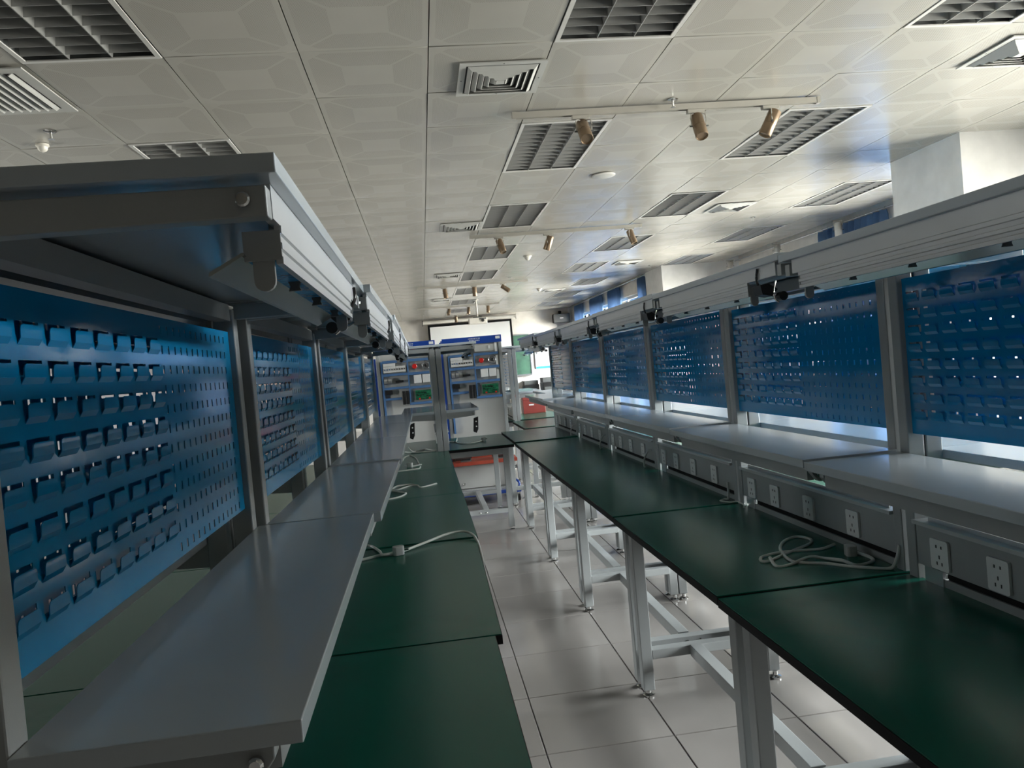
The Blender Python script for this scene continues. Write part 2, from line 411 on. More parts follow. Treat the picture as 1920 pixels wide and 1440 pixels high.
vt = make_vent(); VP = [(.55, .68, 'square air vent nearest the camera, above the aisle'), (.55, 7.58, 'square air vent above the aisle beside the third ceiling light'), (.55, 14.4, 'square air vent above the aisle short of the third lamp track'), (.55, 21.2, 'square air vent above the aisle near the projector'),
      (3.53, .60, 'square air vent at the right edge of the ceiling near the white pillar'), (3.53, 7.45, 'square air vent between two right-hand ceiling lights'), (3.53, 14.5, 'square air vent beyond the fourth right-hand ceiling light'), (2.95, 20.8, 'square air vent farthest along the right ceiling')]
for k, (x, j, lb) in enumerate(VP):
    o = vt if k == 0 else copy_tree(vt); o.location = (x, Y0 + j * TP, CZ - .009); tag(o, lb, 'air vent', 'square ceiling air vents')
r = thing('return_grille', (X0 - 3.5 * TP, Y0 + .5 * TP, CZ - .009), label='slatted return air grille at the top left of the ceiling', cat='air vent')
b = MB(); h = .285; t = .055; b.box(-h, h, -h, -h + t, -.006, 0).box(-h, h, h - t, h, -.006, 0).box(-h, -h + t, -h + t, h - t, -.006, 0).box(h - t, h, -h + t, h - t, -.006, 0); b.build('frame', 'vent', r)
MB().box(-h + t, h - t, -h + t, h - t, -.002, -.0005).build('backing', 'plenum', r)
for k in range(11):
    x = -h + t + (2 * h - 2 * t) * (k + .5) / 11
    b = MB(); b.prism([(x - .010, -.016), (x - .006, -.018), (x + .012, -.003), (x + .008, -.001)], 'y', -h + t, h - t); b.build('slat', 'vent', r)

# ------------------------------------------------------------------ small ceiling things
def sprinkler(x, y, lb):
    r = thing('sprinkler', (x, y, CZ - .004), label=lb, cat='sprinkler', group='ceiling sprinklers')
    MB().lathe((0, 0, 0), (0, 0, -1), [(0, .035), (.004, .036), (.010, .028), (.012, .012)], 16).build('escutcheon', 'chrome', r, smooth=True)
    MB().cyl((0, 0, -.01), (0, 0, -.045), .007, 8).build('stem', 'chrome', r)
    MB().lathe((0, 0, -.043), (0, 0, -1), [(0, .006), (.004, .017), (.006, .017)], 12).build('deflector', 'chrome', r)
for x, y, lb in ((-1.92, 4.52, 'chrome sprinkler head at the left of the ceiling'), (1.66, 4.52, 'chrome sprinkler head above the nearest lamp track'), (4.13, 8.85, 'chrome sprinkler head near the window bay'), (4.12, 13.0, 'chrome sprinkler head before the far pillar'), (1.66, 13.2, 'chrome sprinkler head beyond the third lamp track'), (4.10, 17.4, 'chrome sprinkler head above the far window wall')): sprinkler(x, y, lb)
r = thing('dome_camera', (-2.07, 4.75, CZ - .004), label='small white dome camera at the left of the ceiling', cat='camera')
MB().lathe((0, 0, 0), (0, 0, -1), [(0, .035), (.010, .037), (.016, .03)], 20).build('base', 'cream', r, smooth=True)
MB().lathe((0, 0, -.018), (0, 0, -1), [(-.003, .028), (.012, .026), (.022, .018), (.028, .005)], 20).build('dome', 'cream', r, smooth=True)
r = thing('ceiling_speaker', (1.66, 6.3, CZ - .008), label='flat round white speaker in the ceiling right of the second light', cat='speaker')
MB().lathe((0, 0, 0), (0, 0, -1), [(0, .10), (.006, .10), (.010, .09)], 28).build('ring', 'frame', r, smooth=True)
MB().lathe((0, 0, -.006), (0, 0, -1), [(0, .088), (.006, .07), (.008, .01)], 28).build('grille', 'vent', r, smooth=True)
for x, y, lb in ((1.63, 10.75, 'white smoke detector on the ceiling past the second lamp track'), (2.55, 15.6, 'white smoke detector farther down the ceiling')):
    r = thing('smoke_detector', (x, y, CZ - .006), label=lb, cat='smoke detector', group='smoke detectors')
    MB().lathe((0, 0, 0), (0, 0, -1), [(0, .06), (.012, .06), (.016, .05)], 20).build('base', 'cream', r, smooth=True)
    MB().lathe((0, 0, -.014), (0, 0, -1), [(0, .048), (.02, .042), (.045, .022), (.05, .006)], 20).build('cap', 'cream', r, smooth=True)

# track lights
def make_track(x0, x1, y, lb):
    r = thing('lamp_track', ((x0 + x1) / 2, y, CZ - .012), label=lb, cat='lamp track', group='ceiling lamp tracks'); w = (x1 - x0) / 2
    b = MB(); b.box(-w, w, -.017, -.012, -.036, 0).box(-w, w, .012, .017, -.036, 0).box(-w, w, -.012, .012, -.006, 0); b.build('rail', 'track', r)
    for s in (-1, 1): MB().box(s * w - .012, s * w + .012, -.019, .019, -.038, .001).build('end_cap', 'track', r)
def make_spot(x, y, dirv, lb, m='brass', scale=1.0):
    r = thing('spotlight', (x, y, CZ - .049), label=lb, cat='spotlight', group='track spotlights'); s = scale
    MB().box(-.055 * s, .055 * s, -.017, .017, -.022, 0).build('adapter', 'track', r, bevel=.002)
    d = Vector(dirv).normalized(); c = Vector((0.01, 0, -.075 * s)) + d * .035 * s; side = d.cross(Vector((0, 0, 1))).normalized()
    MB().cyl((0.01, 0, -.02), (0.01, 0, -.034), .008, 8).build('swivel', 'track', r)
    b = MB(); rr = .046 * s
    A, B_ = c + side * rr, c - side * rr; up = Vector((0.01, 0, -.034))
    for e in (A, B_):
        top = Vector((e.x, e.y, up.z)); b.tube([up, top, e], .0035, 6, 3)
    b.build('yoke', 'track', r)
    back = c - d * .085 * s
    MB().lathe(back, back + d, [(0, .020 * s), (.004, .036 * s), (.012, .040 * s), (.092 * s, .040 * s), (.093 * s, .038 * s), (.096 * s, .038 * s), (.097 * s, .040 * s), (.165 * s, .040 * s), (.170 * s, .037 * s), (.160 * s, .033 * s)], 20).build('body', m, r, smooth=True)
    MB().lathe(back + d * .150 * s, back + d, [(0, .032 * s), (.008, .030 * s), (.010, .001)], 16).build('lens', 'lens', r)
    for e, sg in ((A, 1), (B_, -1)): MB().cyl(e - side * sg * .004, e + side * sg * .014, .005, 8).build('thumb_screw', 'greyd', r)
TR = [(4.60, .69, 2.64, [(1.10, (.0, -.85, -1)), (1.83, (.0, -.5, -1)), (2.32, (-.55, .10, -1))], 'nearest lamp track'),
      (8.75, .69, 2.70, [(1.01, (.25, -.4, -1)), (1.59, (-.4, .2, -1)), (2.56, (.25, -.3, -1))], 'second lamp track'),
      (13.65, .05, 2.02, [(.52, (.12, -.2, -1)), (1.05, (0, .1, -1)), (1.58, (.95, -.35, -.8))], 'third lamp track'),
      (18.1, .03, 1.95, [(.75, (-.25, -.7, -.8)), (1.22, (-.2, -.25, -1)), (1.68, (-.1, -.25, -1))], 'fourth lamp track')]
for y, x0, x1, sp, nm in TR:
    make_track(x0, x1, y, 'thin cream ceiling rail carrying spotlights, the %s from the camera' % nm)
    for k, (x, dv) in enumerate(sp): make_spot(x, y, dv, 'bronze spotlight, %s from the left on the %s' % (ORD[k], nm))
make_spot(1.03, 20.7, (0, .5, -1), 'small bronze spotlight in front of the projection screen')
for y, k in ((9.3, 0), (11.0, 1), (12.75, 2)): make_spot(5.47, y, (-.15, -.25, -1) if k == 0 else (-.5, -.6, -.7), 'cream spotlight near the window bay, %s from the near pillar' % ORD[k], 'cream', 1.15)

# ------------------------------------------------------------------ workbench modules
BL = 1.2; HB = 0.784
def rrect(cx, cz, w, h, r, n=3):
    pts = []
    for (sx, sz, a0) in ((1, 1, 0), (-1, 1, 90), (-1, -1, 180), (1, -1, 270)):
        for k in range(n + 1):
            a = math.radians(a0 + 90 * k / n); pts.append((cx + sx * (w / 2 - r) + r * math.cos(a), cz + sz * (h / 2 - r) + r * math.sin(a)))
    return pts
LC = [.096 + .0719 * k for k in range(8)]; LR = [1.590 - .0475 * k for k in range(8)]
PC = [.648 + .0372 * k for k in range(13)]; PR = [1.622 - .0366 * k for k in range(12)]
def louver_verts(b, cx, cz):
    # tab pressed out of the board: rises from the sheet at its bottom, open at the top and both sides
    w, h, t = .052, .0215, .0012; c = .006
    prof = [(cz - h / 2 - .003, 0.0, w / 2), (cz - h / 2 + .005, -.0050, w / 2), (cz + h / 2 - c, -.0056, w / 2), (cz + h / 2 - c * .3, -.0057, w / 2 - c * .3), (cz + h / 2, -.0057, w / 2 - c)]
    n_ = len(prof); o = len(b.v)
    for k in (0, 1):
        for z, y, hw in prof: b.v += [(cx - hw, y + t * k, z), (cx + hw, y + t * k, z)]
    def F(*q): b.f.append(tuple(o + i for i in q))
    for i in range(n_ - 1):
        p, q = 2 * i, 2 * i + 2; m_ = 2 * n_
        F(p, p + 1, q + 1, q); F(p + m_, q + m_, q + 1 + m_, p + 1 + m_); F(p, q, q + m_, p + m_); F(p + 1, p + 1 + m_, q + 1 + m_, q + 1)
    p, m_ = 2 * (n_ - 1), 2 * n_; F(p, p + 1, p + 1 + m_, p + m_)
def make_bench(single_louvers, trunk=True):
    r = thing('workbench')
    MB().box(.0015, BL - .0015, 0, .6, HB - .027, HB - .003).build('table_top', 'black', r)
    MB().box(.004, BL - .004, .002, .598, HB - .003, HB).build('mat', 'green', r)
    for x in (.025, BL - .075):
        MB().box(x, x + .05, .055, .105, .03, HB - .027).build('leg', 'grey', r, bevel=.003)
        MB().box(x, x + .05, .105, .585, .165, .205).build('side_rail', 'grey', r, bevel=.002)
        MB().box(x + .004, x + .046, .105, .585, HB - .082, HB - .027).build('top_rail', 'grey', r, bevel=.002)
        b = MB(); b.lathe((x + .025, .08, .0), (x + .025, .08, 1), [(0, .026), (.008, .027), (.014, .012), (.032, .012)], 14); b.build('foot', 'chrome', r, smooth=True)
        b = MB(); b.lathe((x + .025, .61, .0), (x + .025, .61, 1), [(0, .026), (.008, .027), (.014, .012), (.032, .012)], 14); b.build('foot', 'chrome', r, smooth=True)
        for dy in (.30, .36): MB().lathe((x - .002 if x < .5 else x + .052, dy, .185), ((x - 1) if x < .5 else (x + 1), dy, .185), [(0, .007), (.003, .007), (.005, .003)], 8).build('bolt', 'chrome', r)
    for x in (.010, BL - .050):
        MB().box(x, x + .04, .585, .635, .03, 1.70).build('upright', 'grey', r, bevel=.003)
    MB().box(.075, BL - .075, .275, .325, .160, .165 + .045).build('stretcher', 'grey', r, bevel=.002)
    # shelf
    MB().box(.002, BL - .002, .290, .584, 1.121, 1.146).build('shelf', 'greyl', r, bevel=.0015)
    MB().box(.05, BL - .05, .325, .345, 1.075, 1.121).build('shelf_beam', 'grey', r)
    for x in (.020, BL - .045):
        b = MB(); b.prism([(.325, 1.121), (.325, 1.10), (.345, 1.075), (.585, 1.062), (.585, 1.121)], 'x', x, x + .025); o = b.build('shelf_bracket', 'grey', r, bevel=.002)
        e = x - .003 if x < .5 else x + .028
        MB().lathe((e, .345, 1.098), (e + (-1 if x < .5 else 1), .345, 1.098), [(-.003, .009), (.003, .009), (.006, .006)], 12).build('bolt', 'chrome', r)
    # top with lamp carrying beam
    MB().box(.002, BL - .002, .262, .640, 1.723, 1.744).build('top_board', 'greyl', r, bevel=.0015)
    MB().box(.05, BL - .05, .2775, .288, 1.685, 1.723).build('top_beam', 'plate', r)
    MB().box(.05, BL - .05, .592, .628, 1.672, 1.712).build('back_beam', 'grey', r)
    for x in (.012, BL - .037):
        b = MB(); b.prism([(.276, 1.713), (.276, 1.680), (.585, 1.676), (.585, 1.713)], 'x', x, x + .025); b.build('top_arm', 'grey', r, bevel=.0015)
        e = x - .002 if x < .5 else x + .027
        MB().lathe((e, .300, 1.698), (e + (-1 if x < .5 else 1), .300, 1.698), [(-.003, .008), (.003, .008), (.005, .006)], 12).build('bolt', 'chrome', r)
    # socket trunking behind the table top
    if trunk:
        MB().box(.052, BL - .052, .588, .625, .828, .945).build('trunking', 'grey', r)
        MB().box(.052, BL - .052, .575, .630, .945, .956).box(.09, BL - .09, .60, .604, .956, .968).build('trunking_lid', 'alu', r)
        MB().box(.16, BL - .052, .600, .625, .806, .828).build('painted_slot_shade', 'black', r)  # black strip painted in for the shade inside the slot
        MB().box(.15, BL - .052, .594, .625, HB - .02, .806).build('splash_strip', 'grey', r)
        MB().box(.075, .15, .590, .600, HB, .828).build('junction_plate', 'alu', r)
        for sx in (.155, .37, .64, .93):
            p = MB(); p.prism(rrect(sx, .876, .072, .084, .006, 2), 'y', .580, .588); pl = p.build('socket', 'socket', r)
            hb = MB()
            for hx, hz, w, h in ((-.010, .022, .005, .008), (.010, .022, .005, .008), (0, -.006, .004, .010), (-.010, -.024, .004, .009), (.010, -.024, .004, .009)):
                hb.box(sx + hx - w / 2, sx + hx + w / 2, .5795, .582, .876 + hz - h / 2, .876 + hz + h / 2)
            hb.build('socket_slots', 'blackp', pl)
    # peg board with real holes
    s0, s1, z0, z1 = .053, BL - .053, 1.202, 1.645
    def grid(b, a0, a1, cols, cw, rows, rh):
        us = [a0]; zs = [z0]
        for c in cols: us += [c - cw / 2, c + cw / 2]
        us.append(a1)
        for q in sorted(rows): zs += ([q - rh / 2, q + rh / 2] if rh < .017 else [q - .004, q + .0155])
        zs.append(z1); o = len(b.v); nu = len(us)
        for z in zs:
            for u in us: b.v.append((u, .600, z))
        for k in range(len(zs) - 1):
            for i in range(nu - 1):
                if i % 2 == 1 and k % 2 == 1: continue
                a = o + k * nu + i; b.f.append((a, a + 1, a + nu + 1, a + nu))
    b = MB(); sm = .632
    grid(b, s0, sm, LC, .0565, LR, .019); grid(b, sm, s1, PC, .0085, PR, .0155)
    pb = b.build('pegboard', 'blue', r); sd = pb.modifiers.new('thickness', 'SOLIDIFY'); sd.thickness = .0015; sd.offset = -1
    MB().box(s0, s1, .6015, .612, z0, z0 + .004).build('board_lip', 'blue', pb)
    if single_louvers:
        b = MB(); louver_verts(b, 0, 0); me = b.mesh('louver'); me.materials.append(M['blue'])
        for z in LR:
            for x in LC: o = place('louver', me, pb); o.location = (x, .600, z)
    else:
        b = MB()
        for z in LR:
            for x in LC: louver_verts(b, x, z)
        b.v = [(x, y + .600, z) for x, y, z in b.v]; tag(b.build('louver_rows', 'blue', pb), kind='stuff')
    return r
def make_lamp():
    r = thing('bench_lamp'); a, c = .085, .955
    MB().box(a + .004, c - .004, .285, .318, 1.649, 1.677).build('housing', 'plate', r)
    zs = [1.640, 1.648, 1.6495, 1.656, 1.6575, 1.664, 1.6655, 1.674, 1.6755, 1.684]
    prof = [(.2765 + (.0030 if k % 4 in (2, 3) else 0) - (z - 1.64) * .02, z) for k, z in enumerate(zs)]
    b = MB(); b.prism(prof + [(.2835, 1.684), (.2845, 1.640)], 'x', a, c); b.build('front_plate', 'plate', r)
    MB().box(a + .01, c - .01, .2846, .286, 1.642, 1.6475).box(a + .01, c - .01, .286, .320, 1.6475, 1.649).build('film', 'film', r)
    b = MB(); b.prism([(.317, 1.651), (.319, 1.654), (.357, 1.634), (.358, 1.629), (.354, 1.6305)], 'x', a - .012, c + .02); wg = b.build('rear_wing', 'wing', r); b = MB(); b.prism([(.3205, 1.6545), (.3215, 1.6555), (.3592, 1.6355), (.3585, 1.6343)], 'x', a, c); b.build('film', 'film', wg)
    for x in (a, c - .004): MB().box(x - .001, x + .004, .2775, .320, 1.645, 1.679).build('end_cap', 'grey', r)
    for x in (a + .004, c - .012):
        pts = [(.288, 1.648), (.288, 1.622)] + [(.300 - .012 * math.cos(t), 1.622 - .012 * math.sin(t)) for t in [math.pi * k / 8 for k in range(1, 8)]] + [(.312, 1.622), (.312, 1.648)]
        MB().prism(pts, 'x', x, x + .008).build('tube_holder', 'grey', r)
    for x in (a + .22, a + .45, c - .15): MB().prism([(.291, 1.648), (.294, 1.640), (.291, 1.634), (.309, 1.634), (.306, 1.640), (.309, 1.648)], 'x', x, x + .008).build('tube_clip', 'greyd', r)
    MB().prism([(.279, 1.668), (.305, 1.672), (.335, 1.652), (.315, 1.632), (.285, 1.638)], 'x', c + .03, c + .085).build('plug_block', 'blackp', r)
    MB().tube([(c + .06, .285, 1.665), (c + .075, .273, 1.69), (c + .085, .2735, 1.718)], .004, 6).build('cord', 'blackp', r)
    MB().lathe((c + .095, .335, 1.628), (c + .13, .335, 1.628), [(0, .014), (.025, .014), (.027, .003)], 16).build('knob', 'blackp', r, smooth=True)
    MB().tube([(c + .10, .322, 1.676), (c + .10, .314, 1.645), (c + .10, .316, 1.622), (c + .10, .328, 1.611)], .0025, 6).build('hook', 'chrome', r)
    # two hangers up to the top board
    for x in (a + .08, c - .10): MB().box(x, x + .03, .292, .304, 1.677, 1.7235).build('hanger', 'grey', r)
    return r
bench_a = make_bench(True); bench_b = make_bench(False); bench_c = make_bench(False, False); lamp0 = make_lamp()
used = {'a': False, 'b': False, 'c': False, 'l': False}
def put(kind, proto, loc, rz):
    o = proto if not used[kind] else copy_tree(proto); used[kind] = True
    o.location = loc; o.rotation_euler = (0, 0, rz); return o
def bench(front_x, ystart, face, lb, group, near=False, lamp=True, turn=0.0, back=False, lift=0.0):
    """face -1: front toward -X (seen from the left); +1: front toward +X. ystart = smaller Y end"""
    if face < 0: loc, rz = (front_x, ystart + BL, 0), -math.pi / 2
    else: loc, rz = (front_x, ystart, 0), math.pi / 2 + turn
    kd = 'a' if near else 'c' if back else 'b'; o = put(kd, {'a': bench_a, 'b': bench_b, 'c': bench_c}[kd], loc, rz); o.scale = (1, 1, 1 + lift / HB); tag(o, 'green-topped workbench, ' + lb, 'workbench', group)
    if lamp:
        l = put('l', lamp0, loc, rz); l.scale = (1, 1, 1 + lift / HB); tag(l, 'unlit strip lamp of the workbench ' + lb, 'lamp', 'bench strip lamps')
XRF, XLF = 0.775, 0.155; YR, YL = 0.885, 0.82
for k in range(6): bench(XRF, YR + k * BL, -1, '%s from the camera in the right-hand row' % ORD[k], 'workbenches of the right-hand row', near=k < 3, lift=(0, .004, .007, .005, .004, .013)[k])
for k in range(5): bench((.130, .148, .170, .168, .170)[k], YL + k * BL, 1, '%s from the camera in the left-hand row' % ORD[k], 'workbenches of the left-hand row', near=k < 2, turn=(0, -.012, 0, 0, 0)[k], lift=(0, 0, .004, .004, .004)[k])
for k in range(6): bench(XRF + 1.276, YR + k * BL, 1, '%s from the camera backing onto the right-hand row' % ORD[k], 'workbenches behind the right-hand row', back=True)
for k in range(5): bench(XLF - 1.31, YL + k * BL, -1, '%s from the camera backing onto the left-hand row' % ORD[k], 'workbenches behind the left-hand row', back=True)
bench(.765, 6.86, 1, 'standing end-on in the aisle before the electrical trainers', 'workbenches beyond the aisle')
bench(.765 - 1.276, 6.86, -1, 'back to back with the end-on one', 'workbenches beyond the aisle')
bench(1.075, 8.38, -1, 'just past the far end of the right-hand row', 'workbenches beyond the aisle')
bench(1.80, 9.77, 1, 'carrying the red toolbox', 'workbenches beyond the aisle')
bench(1.80 - 1.276, 9.77, -1, 'behind the right electrical trainer', 'workbenches beyond the aisle')

# ------------------------------------------------------------------ cables and plugs
def cable(pts, lb, z=HB + .0065, r_=.0055, group='white power cables', plugs=(), tail=None, extra=()):
    r = thing('power_cable', (pts[0][0], pts[0][1], z), label=lb, cat='cable', group=group)
    o = Vector((pts[0][0], pts[0][1], z))
    def loc(L_): return [Vector((p[0], p[1], (p[2] if len(p) > 2 else z))) - o for p in L_]
    MB().tube(loc(pts), r_, 8).build('cord', 'cable', r, smooth=True)
    for e in extra: MB().tube(loc(e), r_, 8).build('cord', 'cable', r, smooth=True)
    for (x, y, ang) in plugs:
        c = Vector((x, y, z + .012)) - o; ca, sa = math.cos(ang), math.sin(ang)
        b = MB(); b.prism(rrect(0, 0, .045, .034, .010, 2), 'z', -.018, .018); b.v = [(c.x + x_ * ca - y_ * sa, c.y + x_ * sa + y_ * ca, c.z + z_) for x_, y_, z_ in b.v]
        p = b.build('plug', 'plug', r, bevel=.003)
        b = MB()
        for q in (-.008, .008): b.box(.0225, .040, q - .0008, q + .0008, -.003, .003)
        b.v = [(c.x + x_ * ca - y_ * sa, c.y + x_ * sa + y_ * ca, c.z + z_) for x_, y_, z_ in b.v]; b.build('prongs', 'chrome', p)
    return r
cable([(-.32, 3.02), (-.28, 3.044), (-.229, 3.072), (-.166, 3.076), (-.048, 3.188, HB + .012), (.044, 3.263, HB + .02), (.12, 3.267, HB + .02), (.158, 3.17, HB + .008), (.168, 3.0, HB - .04), (.17, 2.93, HB - .12)], 'white power cable on the left bench, hanging over its edge', plugs=[(-.160, 3.066, .3)], extra=[[(-.31, 3.30), (-.276, 3.246), (-.239, 3.141), (-.221, 3.05, HB + .012), (-.176, 3.066, HB + .012)]])
cable([(-.30, 4.80), (-.256, 4.839), (-.226, 4.93), (-.149, 4.948), (-.098, 4.881), (-.076, 4.78), (-.022, 4.811), (.025, 4.869)], 'two-strand white cable lying across the fourth left bench', extra=[[(-.29, 4.76), (-.255, 4.797), (-.213, 4.786), (-.148, 4.874), (-.097, 4.866)], [(-.30, 4.74), (-.257, 4.758), (-.201, 4.672), (-.163, 4.602), (-.196, 4.488), (-.27, 4.43)]])
cable([(-.25, 6.1), (-.233, 6.349), (-.212, 6.629), (-.167, 6.693), (-.119, 6.44), (-.092, 6.039), (-.074, 5.958), (-.115, 5.929), (-.155, 5.90)], 'looped white cable with plug on the farthest left bench', plugs=[(-.16, 5.90, 2.8)], extra=[[(-.079, 5.835), (-.093, 5.725), (-.162, 5.704), (-.25, 5.68)]])
cable([(-.199, 7.507), (-.168, 7.154), (-.136, 7.001), (-.087, 7.072), (-.026, 7.115), (.034, 6.951), (.062, 6.9)], 'white cable lying on the bench back to back with the end-on one', extra=[[(-.222, 7.056), (-.159, 6.95), (-.075, 6.90), (.05, 6.89)]])
cable([(1.36, 2.112, .862), (1.355, 2.118, .83), (1.345, 2.124, .80), (1.328, 2.13), (1.288, 2.156), (1.241, 2.198), (1.199, 2.253), (1.148, 2.284), (1.121, 2.318), (1.133, 2.403), (1.169, 2.499), (1.227, 2.575), (1.283, 2.60), (1.306, 2.55), (1.276, 2.495), (1.203, 2.448), (1.121, 2.394), (1.054, 2.351), (1.038, 2.366), (1.061, 2.407), (1.124, 2.431), (1.196, 2.427), (1.269, 2.414), (1.34, 2.45)],
      'tangled white cable coiled on the second right bench with its plug', plugs=[(1.321, 2.318, 1.3)], extra=[[(1.066, 2.36, HB + .015), (1.053, 2.287), (1.098, 2.287), (1.176, 2.314, HB + .015), (1.227, 2.304), (1.245, 2.237, HB + .015), (1.27, 2.198), (1.333, 2.217), (1.352, 2.261), (1.335, 2.31, HB + .014)]])
cable([(1.352, 3.38, .87), (1.345, 3.37, .80), (1.33, 3.388), (1.304, 3.36), (1.326, 3.31), (1.36, 3.30), (1.36, 3.23), (1.338, 3.18)], 'short white cable looped at the seam of the second and third right benches')
for k, (y, lb) in enumerate(((4.62, 'white cable drooping from a socket of the third right bench'), (5.80, 'white cable drooping from a socket of the fourth right bench'), (6.98, 'white cable drooping from a socket of the fifth right bench'))):
    cable([(1.352, y - .06, .90), (1.335, y - .05, .895), (1.315, y - .03, .85), (1.315, y - .01, .80), (1.325, y, HB + .0065), (1.33, y + .03)], lb)
cable([(.19, 7.655), (.269, 7.60), (.289, 7.76, HB + .02), (.269, 7.50), (.329, 7.28), (.435, 7.29), (.515, 7.41)], 'white cable with plug on the end-on bench in the aisle', plugs=[(.53, 7.42, .6)])

for x, y, lb in ((.44, 6.835, 'black plug strip hanging from the shelf end of the end-on bench'), (-.128, 6.80, 'black plug strip hanging from the shelf end of the left-hand row')):
    r = thing('plug_strip', (x, y, 1.055), label=lb, cat='plug strip', group='black plug strips')
    b = MB(); b.prism([(-.022, 0), (.020, .012), (.012, -.10), (-.006, -.135), (-.034, -.12)], 'y', -.018, .018); b.build('body', 'blackp', r, bevel=.003)
    for z in (-.03, -.075): MB().lathe((-.003, -.018, z), (-.003, -1, z), [(0, .007), (.003, .006)], 8).build('indicator', 'white', r)

# ------------------------------------------------------------------ electrical trainers beyond the benches
def make_trainer():
    r = thing('electrical_trainer'); ox, W = 0.0, .665
    def X(x): return x - .253
    MB().box(0, W, .03, .05, .50, 1.775).build('back_panel', 'tgrey', r)
    for x in (0, W - .035): MB().box(x, x + .035, 0, .05, .14, 1.775).build('post', 'grey', r, bevel=.002)
    MB().box(-.035, -.006, .0, .14, .14, 1.70).build('side_panel', 'tblue', r)
    hd = MB().box(-.005, W + .003, -.01, .05, 1.777, 1.857).build('header', 'tblue', r)
    MB().box(X(.855), X(.905), -.0125, -.01, 1.815, 1.845).build('label_plate', 'white', hd)
    b = MB(); random.seed(5)
    for row, (zc, nn, x0, px) in enumerate(((1.835, 16, .375 - .03, .0085), (1.812, 8, .375 - .025, .0155))):
        for k in range(nn):
            cx = X(.62) - .075 + k * px + (.01 if row else 0)
            for q in range(3):
                if random.random() < .75: b.box(cx, cx + px * .62, -.0122, -.01, zc - .006 + q * .0045, zc - .0035 + q * .0045)
            b.box(cx + px * .25, cx + px * .4, -.0122, -.01, zc - .007, zc + .007)
    b.build('lettering', 'letter', hd)
    ducts = [(.318, .60, 1.640, 1.668), (.60, .872, 1.640, 1.668), (.305, .60, 1.495, 1.522), (.60, .872, 1.490, 1.518), (.305, .60, 1.345, 1.37), (.60, .868, 1.335, 1.362), (.305, .50, 1.225, 1.25), (.585, .875, 1.155, 1.182)]
    for a, c, z0, z1 in ducts: MB().box(X(a), X(c), -.015, .03, z0, z1).build('wire_duct', 'duct', r)
    MB().box(X(.297), X(.318), -.015, .03, .78, 1.66).build('wire_duct', 'duct', r)
    MB().box(X(.588), X(.603), -.016, .03, 1.19, 1.69).build('wire_duct', 'duct', r)
    MB().box(X(.325), X(.58), .0, .03, 1.555, 1.565).build('mounting_rail', 'alu', r)
    for k in range(9):
        x = .326 + .0275 * k; bk = MB().box(X(x), X(x + .0262), -.03, .028, 1.535, 1.602).build('breaker', 'white', r)
        MB().box(X(x + .008), X(x + .018), -.037, -.03, 1.560, 1.576).build('toggle', 'duct' if k < 3 else 'blackp', bk)
    MB().box(X(.325), X(.46), -.02, .03, 1.605, 1.637).build('relay_block', 'white', r)
    MB().box(X(.61), X(.835), .0, .03, 1.685, 1.76).build('instrument_panel', 'tgrey', r)
    MB().box(X(.765), X(.785), -.006, .0, 1.71, 1.745).build('tag', 'white', r)
    MB().lathe((X(.673), .03, 1.583), (X(.673), -1, 1.583), [(0, .020), (.02, .020), (.022, .028), (.045, .028), (.05, .022)], 16).build('stop_button', 'red', r, smooth=True)
    md = MB().lathe((X(.798), .03, 1.583), (X(.798), -1, 1.583), [(0, .045), (.03, .045), (.035, .038), (.030, .030)], 20).build('round_meter', 'alu', r, smooth=True)
    MB().lathe((X(.798), .005, 1.583), (X(.798), -1, 1.583), [(0, .018), (.03, .016), (.034, .01)], 14).build('dial', 'blackp', md)
    for x in (.653, .748): MB().box(X(x), X(x + .085), -.02, .03, 1.392, 1.485).build('white_box', 'white', r, bevel=.004)
    for x in (.322, .366): MB().lathe((X(x), -.005, 1.44), (X(x) + 1, -.005, 1.44), [(0, .03), (.002, .034), (.038, .034), (.040, .03)], 16).build('terminal_drum', 'alu', r, smooth=True)
    MB().box(X(.448), X(.536), -.01, .03, 1.418, 1.440).build('bar_connector', 'blackp', r)
    MB().box(X(.329), X(.404), -.02, .03, 1.288, 1.336).build('black_relay', 'blackp', r)
    for x in (.508, .546): MB().box(X(x), X(x + .034), -.03, .03, 1.165, 1.315).build('multi_connector', 'blackp', r, bevel=.004)
    MB().box(X(.63), X(.855), .010, .03, 1.185, 1.325).build('board_cover', 'clear', r)
    pc = MB().box(X(.656), X(.842), -.004, .010, 1.205, 1.310).build('circuit_board', 'pcb', r)
    random.seed(9); b = MB()
    for k in range(14):
        x = random.uniform(.665, .82); z = random.uniform(1.23, 1.295); b.box(X(x), X(x + .014), -.014, -.004, z, z + .008)
    b.build('chips', 'blackp', pc)
    for x in (.69, .80): MB().box(X(x), X(x + .018), -.018, -.004, 1.207, 1.224).build('red_terminal', 'red', pc)
    for z in (1.36, 1.52, 1.67): MB().box(X(.838), X(.862), -.004, .03, z, z + .105).build('terminal_strip', 'white', r)
    # lower part: equipment shelf, cabinet and blue base on castors
    MB().box(-.02, W + .04, -.22, .13, .435, .470).build('equipment_shelf', 'orange', r)
    for x in (.02, .43):
        m_ = MB().lathe((x, -.09, .545), (x + 1, -.09, .545), [(0, .030), (.01, .058), (.07, .060), (.072, .064), (.17, .064), (.172, .05), (.185, .05)], 20).build('motor', 'greyd', r, smooth=True)
        b = MB()
        for k in range(7):
            a = math.pi * (k + .5) / 7; b.box(x + .075, x + .165, -.09 + .070 * math.cos(a) - .002, -.09 + .070 * math.cos(a) + .002, .545 + .06 * math.sin(a), .545 + .072 * math.sin(a))
        b.build('cooling_fins', 'alu', m_)
        MB().box(x + .06, x + .18, -.14, -.04, .470, .485).build('motor_foot', 'greyd', m_)
